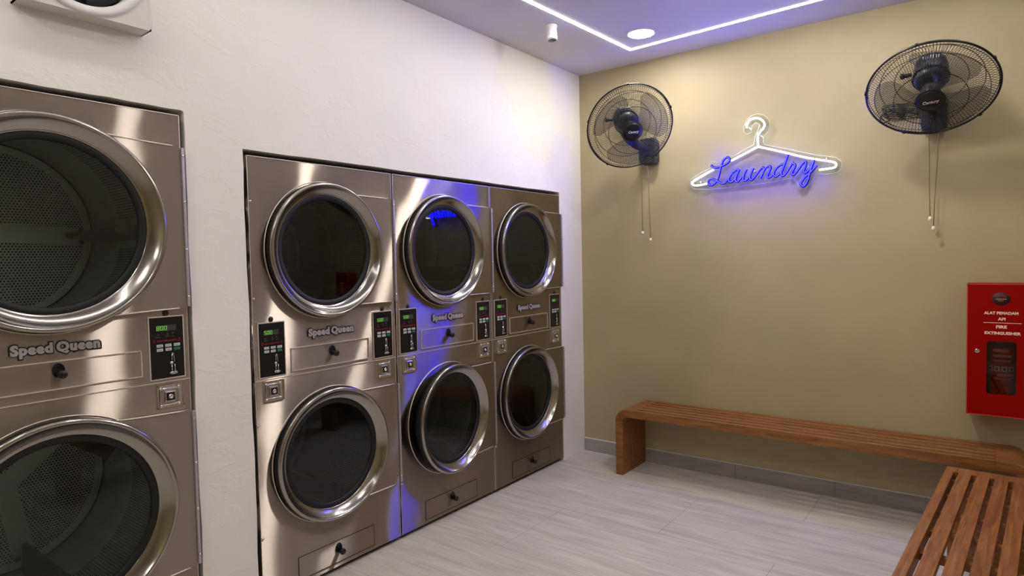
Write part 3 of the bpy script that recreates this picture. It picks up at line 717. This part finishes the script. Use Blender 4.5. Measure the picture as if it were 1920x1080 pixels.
tag(root, 'blue Laundry script and white coat hanger neon sign on the tan wall', 'neon sign')

# ------------------------------------------------------------------ wall fans
def fan(base, C, yaw, tilt, spin, cords, label, extra=False):
    bx, by, bz = base; root = empty('wall_fan', (bx, 0, bz)); off = Vector((bx, 0, bz))
    n = Vector((math.sin(yaw)*math.cos(tilt), -math.cos(yaw)*math.cos(tilt), -math.sin(tilt))); C = Vector(C)
    ex = Vector((0, 0, 1)).cross(n).normalized(); ey = n.cross(ex)
    F = Matrix.Translation(C-off) @ Matrix(((ex.x, ey.x, n.x, 0), (ex.y, ey.y, n.y, 0), (ex.z, ey.z, n.z, 0), (0, 0, 0, 1)))
    R = .28
    # guard: domed front, domed rear, wires in one mesh each
    def prof_f(t): return R-(R-.058)*t, .012+.066*(1-(1-t)**2.4)
    def prof_r(t): return R-(R-.075)*t, -.012-.078*(1-(1-t)**2.2)
    def guard(name, prof, nw, rings, swirl):
        g = MB()
        for i in range(nw):
            a = 2*PI*i/nw; pts = []
            for k in range(9):
                t = k/8; r, h_ = prof(t); aa = a+swirl*t; pts.append((r*math.cos(aa), r*math.sin(aa), h_))
            g.tube(pts, .00125, 3, T=F, caps=False)
        for t, rr in rings:
            r, h_ = prof(t); g.tube([(r*math.cos(2*PI*i/72), r*math.sin(2*PI*i/72), h_-.001) for i in range(72)], rr, 5, closed=True, T=F)
        return g.build(name, M['fan_wire'], root)
    guard('front_guard', prof_f, 120, ((.03, .0016), (.18, .0016), (.56, .002), (.98, .002)), .12)
    guard('rear_guard', prof_r, 110, ((.03, .0016), (.28, .0018), (.60, .0018), (.98, .003)), -.10)
    g = MB(); g.tube([(R*math.cos(2*PI*i/96), R*math.sin(2*PI*i/96), 0) for i in range(96)], .0052, 8, closed=True, T=F)
    for k in range(5):
        a = 2*PI*k/5+.5; g.box(-.004, .005, -.007, .007, -.007, .007, T=F @ Matrix.Rotation(a, 4, 'Z') @ Matrix.Translation((R+.003, 0, 0)))
    g.build('guard_rim', M['fan_black'], root)
    cp = MB(); cp.lathe([(.056, .068), (.060, .074), (.058, .081), (.046, .088), (.02, .091), (0, .0915)], 40, F)
    cap = cp.build('centre_badge', M['fan_black'], root)
    me = text_mesh('Century', .024, .0004, .0004, shear=.25, width=.068)
    # lettering reads upright when seen from the front
    text_obj('badge_lettering', [(me, M['white_print'], Matrix.Translation((0, 0, .0922)) )], F @ Matrix.Rotation(math.radians(6), 4, 'Z'), cap)
    hb = MB(); hb.lathe([(.0, .050), (.030, .048), (.040, .038), (.042, .0), (.036, -.02), (0, -.022)], 32, F); hb.build('blade_hub', M['fan_black'], root)
    for k in range(3):
        a0 = spin+k*2*PI/3; bl = MB(); nr, na = 10, 14; G = []
        for i in range(nr+1):
            r = .038+(.205)*i/nr; row = []
            wd = .30+.62*math.sin(min(i/nr*1.25, 1)*PI/2)
            if i >= nr-1: wd *= .93 if i == nr-1 else .80
            for j in range(na+1):
                t = j/na; a = a0+(t-.5)*wd*1.75+.25*(i/nr)
                h_ = .016-.030*(t-.5)*2*(1-.35*i/nr)+.010*math.sin(t*PI)
                row.append(bl.v(F @ Vector((r*math.cos(a), r*math.sin(a), h_))))
            G.append(row)
        for i in range(nr):
            for j in range(na): bl.f([G[i][j], G[i][j+1], G[i+1][j+1], G[i+1][j]], 0, True)
        ob = bl.build('blade', M['blade'], root, fixn=False); so = ob.modifiers.new('thick', 'SOLIDIFY'); so.thickness = .0016
    mt = MB(); mt.lathe([(.0, -.052), (.056, -.054), (.071, -.066), (.076, -.095), (.076, -.160), (.070, -.200), (.052, -.228), (.026, -.240), (0, -.242)], 40, F)
    mh = mt.build('motor_housing', M['fan_grey'], root)
    vt = MB()
    for k in range(7):
        vt.box(-.036+k*.011, -.031+k*.011, .062, .0765, -.186, -.150, T=F)
    vt.build('vent_slot', M['logo_silver'], mh)
    mc = (F @ Vector((0, -.05, -.150)))
    kn = MB(); kn.lathe([(.010, 0), (.012, .03), (.016, .036), (.016, .05), (0, .052)], 16, F @ Matrix.Translation((-.083, 0, -.14)) @ Matrix.Rotation(-PI/2, 4, 'Y')); kn.build('swing_knob', M['fan_black'], mh)
    # neck from the motor to the wall box
    nk = MB(); p0 = mc; p3 = Vector((0, -.055, .02)); p1 = p0+Vector((0, .02, -.09)); p2 = Vector((0, -.17, .0))
    nk.tube([p0*(1-t)**3+p1*3*t*(1-t)**2+p2*3*t*t*(1-t)+p3*t**3 for t in [i/12 for i in range(13)]], [.034-.004*i/12 for i in range(13)], 16)
    nk.ball(p0, .04); nk.build('neck', M['fan_black'], root)
    bxm = MB(); bxm.prism([(-.052, -.095), (.052, -.095), (.062, -.06), (.062, .055), (.048, .085), (-.048, .085), (-.062, .055), (-.062, -.06)], 'y', -.085, -.001, 0)
    bx_ = bxm.build('wall_box', M['fan_grey'], root); bv = bx_.modifiers.new('round', 'BEVEL'); bv.width = .010; bv.segments = 3; bv.limit_method = 'ANGLE'; bv.angle_limit = .9
    k2 = MB(); k2.lathe([(.016, 0), (.016, .010), (.012, .014), (0, .014)], 20, Matrix.Translation((0, -.085, -.03)) @ Matrix.Rotation(PI/2, 4, 'X'))
    for sx in (-.045, .045):
        for sz in (-.07, .03): k2.ball((sx, -.086, sz), .004)
    k2.build('box_screws', M['fan_black'], bx_)
    for (xt, zt, xb, zb) in cords:
        cd = MB(); cd.tube([(xt-bx, -.07, zt-bz), (xt*.7+xb*.3-bx+.002, -.07, zt*.7+zb*.3-bz), (xt*.3+xb*.7-bx-.001, -.07, zt*.3+zb*.7-bz), (xb-bx, -.07, zb-bz)], .0021, 5)
        c_ = cd.build('pull_cord', M['cord'], root)
        kb = MB(); kb.lathe([(.003, .013), (.0075, .008), (.0095, -.001), (.008, -.010), (0, -.013)], 14, Matrix.Translation((xb-bx, -.07, zb-bz-.006))); kb.build('cord_knob', M['knob_white'], c_)
    if extra:
        cd = MB()
        for k in range(5):
            zc = 2.275-bz+.012*(k-2); r0 = .082+.004*k
            cd.tube([(2.10-bx+r0*math.cos(t)*1.0, -.012-.006*(k % 2), zc+.018*math.sin(t)-.12*r0*math.cos(t)) for t in [i*2*PI/20 for i in range(20)]], .0024, 5, closed=True)
        cd.tube(smooth_path([(2.02-bx, -.015, 2.28-bz), (1.995-bx, -.015, 2.25-bz), (2.01-bx, -.015, 2.225-bz), (2.04-bx, -.015, 2.235-bz), (2.03-bx, -.015, 2.265-bz)], 4), .0033, 5)
        cd.tube(smooth_path([(2.17-bx, -.015, 2.27-bz), (2.19-bx, -.03, 2.25-bz), (2.21-bx, -.05, 2.24-bz)], 4), .0033, 5)
        cd.box(2.085-bx, 2.110-bx, -.030, 0, 2.245-bz, 2.310-bz)
        c_ = cd.build('power_cord', M['fan_black'], root); c_['label'] = 'coiled and tied power cord'
    return tag(root, label, 'fan', 'wall fans')
fan((.585, 0, 2.235), (.625, -.417, 2.338), math.radians(42.2), math.radians(31.7), .35,
    ((.540, 2.15, .542, 1.667), (.585, 2.15, .602, 1.616)), 'black wall fan nearest the room corner, to the left of the neon sign')
fan((2.255, 0, 2.235), (2.260, -.403, 2.286), math.radians(2.6), math.radians(51.4), 1.0,
    ((2.232, 2.15, 2.242, 1.669), (2.278, 2.15, 2.257, 1.616)), 'black wall fan to the right of the neon sign, tilted steeply down', extra=True)

# ------------------------------------------------------------------ fire extinguisher cabinet
CX0, CX1, CZ0, CZ1, CD = 2.411, 2.702, .636, 1.312, .18
root = empty('extinguisher_cabinet', ((CX0+CX1)/2, 0, CZ0)); ox, oz = (CX0+CX1)/2, CZ0
W2 = (CX1-CX0)/2; H = CZ1-CZ0
b = MB(); t = .004
b.box(-W2, -W2+t, -CD+.012, 0, 0, H); b.box(W2-t, W2, -CD+.012, 0, 0, H); b.box(-W2, W2, -CD+.012, 0, H-t, H); b.box(-W2, W2, -CD+.012, 0, 0, t); b.box(-W2, W2, -.004, 0, 0, H)
b.build('cabinet_body', M['red'], root)
wx0, wx1, wz0, wz1, rr = 2.494-ox, 2.614-ox, .748-oz, 1.020-oz, .014
b = MB(); n = 6
def rrect(x0, x1, z0, z1, r, n=6):
    out = []
    for cx_, cz_, a in ((x1-r, z1-r, 0), (x0+r, z1-r, PI/2), (x0+r, z0+r, PI), (x1-r, z0+r, 1.5*PI)):
        for k in range(n+1): q = a+PI/2*k/n; out.append((cx_+r*math.cos(q), cz_+r*math.sin(q)))
    return out
inn = rrect(wx0, wx1, wz0, wz1, rr); outr = rrect(-W2, W2, 0, H, .002)
yf = -CD
for ya in (0,):
    A = [b.v((x, yf, z)) for x, z in inn]; B = [b.v((x, yf, z)) for x, z in outr]; A2 = [b.v((x, yf+.012, z)) for x, z in inn]; B2 = [b.v((x, yf+.012, z)) for x, z in outr]
    m = len(A)
    for i in range(m):
        j = (i+1) % m; b.f([A[i], A[j], B[j], B[i]]); b.f([A[i], A2[i], A2[j], A[j]]); b.f([B[i], B[j], B2[j], B2[i]]); b.f([A2[i], B2[i], B2[j], A2[j]])
dr = b.build('door', M['red'], root)
b = MB()
for a, c, d, e in ((-W2-.001, -W2+.0035, 0, H), (W2-.0035, W2+.001, 0, H), (-W2, W2, H-.004, H+.001), (-W2, W2, -.001, .004)): b.box(a, c, yf-.0012, yf+.006, d, e)
b.build('door_frame', M['red_edge'], dr)
MB().box(wx0-.004, wx1+.004, yf+.0125, yf+.015, wz0-.004, wz1+.004).build('window_pane', M['cab_glass'], dr)
FX = Matrix(((1, 0, 0, 0), (0, 0, -1, 0), (0, 1, 0, 0), (0, 0, 0, 1)))     # text plane facing -y
for s, x, z, wd, hh in (('ALAT PEMADAM', 2.551, 1.164, .138, .0150), ('API', 2.554, 1.134, .031, .0150), ('FIRE', 2.552, 1.094, .044, .0155), ('EXTINGUISHER', 2.556, 1.062, .146, .0155)):
    me = text_mesh(s, .018, .0004, .0008, width=wd, height=hh)
    o = text_obj('door_lettering', [(me, M['print_pink'], Matrix.Translation((x-ox, z-oz, -yf+.0007)))], FX, dr); o['label'] = 'pale lettering ' + s
MB().box(2.479-ox, 2.632-ox, yf-.0010, yf, 1.1135-oz, 1.1160-oz).build('divider_line', M['print_pink'], dr)
b = MB(); RX = Matrix.Translation((2.550-ox, yf, 1.237-oz)) @ Matrix.Rotation(PI/2, 4, 'X')
b.lathe([(0, .001), (.038, .001), (.0385, 0)], 40, RX @ Matrix.Diagonal((1, .84, 1, 1)), 0)
b.lathe([(.019, .0013), (.025, .0013)], 24, RX @ Matrix.Diagonal((1, .8, 1, 1)), 1, a0=.5, a1=PI-.5)
for k in range(8):
    b.box(-.021+k*.0055, -.0172+k*.0055, -.0016, -.001, -.003, .0005, 2, T=Matrix.Translation((2.550-ox, yf, 1.237-oz)))
for k in range(4):
    b.box(-.011+k*.0055, -.0072+k*.0055, -.0016, -.001, -.010, -.0075, 2, T=Matrix.Translation((2.550-ox, yf, 1.237-oz)))
o = b.build('emblem', [M['emblem'], M['emblem_light'], M['label_pink']], dr); o['label'] = 'dark oval emblem'
b = MB(); b.lathe([(.011, 0), (.011, .002), (.009, .0035), (.0055, .0035), (.0055, .001), (0, .001)], 24, Matrix.Translation((2.455-ox, yf, .967-oz)) @ Matrix.Rotation(PI/2, 4, 'X'))
b.lathe([(.003, .001), (.003, .004), (0, .004)], 12, Matrix.Translation((2.455-ox, yf, .967-oz)) @ Matrix.Rotation(PI/2, 4, 'X')); b.build('door_lock', M['chrome'], dr)
tag(root, 'red steel fire extinguisher cabinet with a small window, on the tan wall above the bench', 'cabinet')
# the extinguisher inside
ex, ey, ez = 2.556, -.085, CZ0+.005
root = empty('fire_extinguisher', (ex, ey, ez))
b = MB(); b.lathe([(0, 0), (.052, 0), (.062, .008), (.062, .385), (.056, .415), (.036, .445), (.018, .458), (.016, .470), (0, .470)], 48); b.build('cylinder', M['ext_red'], root)
b = MB(); b.lathe([(.016, .470), (.016, .50), (.010, .51), (0, .51)], 20); b.tube([(0, 0, .50), (0, -.04, .52), (0, -.075, .525)], .006, 8); b.tube([(0, 0, .505), (0, -.03, .54), (0, -.08, .55)], .005, 8)
b.build('valve', M['black'], root)
b = MB(); b.tube(smooth_path([(.012, 0, .49), (.05, .01, .49), (.072, 0, .44), (.072, 0, .30), (.070, 0, .12)], 5), .008, 8); b.build('hose', M['black'], root)
def wrap(z0, z1, a0, a1, mi, b, r=.0625):
    n = 10
    for i in range(n):
        ta, tb = a0+(a1-a0)*i/n, a0+(a1-a0)*(i+1)/n
        b.f([b.v((r*math.cos(t), r*math.sin(t), z)) for t, z in ((ta, z0), (tb, z0), (tb, z1), (ta, z1))], mi, True)
b = MB(); c0 = -PI/2
zt = lambda z: z-ez
wrap(zt(.985), zt(1.012), c0-.55, c0+.75, 2, b); wrap(zt(.962), zt(.977), c0-.62, c0+.45, 0, b); wrap(zt(.936), zt(.948), c0-.62, c0+.75, 0, b); wrap(zt(.912), zt(.921), c0-.62, c0+.62, 0, b)
for k in range(4): wrap(zt(.862), zt(.888), c0-1.02+k*.5, c0-.62+k*.5, 1, b); wrap(zt(.868), zt(.882), c0-.92+k*.5, c0-.74+k*.5, 2, b, .0628)
wrap(zt(.838), zt(.850), c0-.30, c0+.95, 0, b); wrap(zt(.822), zt(.828), c0-.5, c0+.7, 0, b)
b.build('printed_label', [M['label_pink'], M['button'], M['grey_print']], root, fixn=False)
tag(root, 'red fire extinguisher standing inside the red wall cabinet', 'fire extinguisher')

# ------------------------------------------------------------------ slatted benches
def bench(loc, rz, label, L):
    root = empty('slatted_bench', loc, rz); Wd, Hh, th, Ra = .356, .455, .052, .085; E_ = .150
    def prof(mirror):
        pts = [(0, 0), (th, 0)]; ri = Ra-th+.006
        pts += [(th, Hh-th-ri)] + [(th+ri-ri*math.cos(t), Hh-th-ri+ri*math.sin(t)) for t in [i*PI/2/8 for i in range(1, 9)]]
        pts += [(E_, Hh-th), (E_, Hh)]
        pts += [(Ra-Ra*math.sin(t), Hh-Ra+Ra*math.cos(t)) for t in [i*PI/2/14 for i in range(0, 15)]]
        return [(L-x, z) for x, z in pts] if mirror else pts
    for mir in (False, True):
        o = MB().prism(prof(mir), 'y', 0, Wd).build('end_panel', M['wood'], root)
        bv = o.modifiers.new('round', 'BEVEL'); bv.width = .002; bv.segments = 2; bv.limit_method = 'ANGLE'; bv.angle_limit = .9
    ws = [.035, .049, .049, .049, .049, .035]; y = 0
    for k, wd in enumerate(ws):
        z0 = Hh-th if k in (0, 5) else Hh-.024
        b = MB().box(E_, L-E_, y, y+wd, z0, Hh, bev=.0015)
        b.build('slat', M['wood'], root); y += wd+.018
    nb = 9
    for k in range(nb):
        x = E_+.055+(L-2*E_-.11)*k/(nb-1); MB().box(x-.014, x+.014, .035, Wd-.035, Hh-.050, Hh-.0245).build('cross_bar', M['wood'], root)
    return tag(root, label, 'bench', 'slatted wooden benches')
bench((.464, -.370, 0), 0, 'long brown slatted bench with rounded corners along the tan wall', 2.22)
bench((2.352, -.506, 0), math.atan2(-.998, -.0664), 'orange brown slatted bench in the right foreground, end on to the wall bench', 2.22)
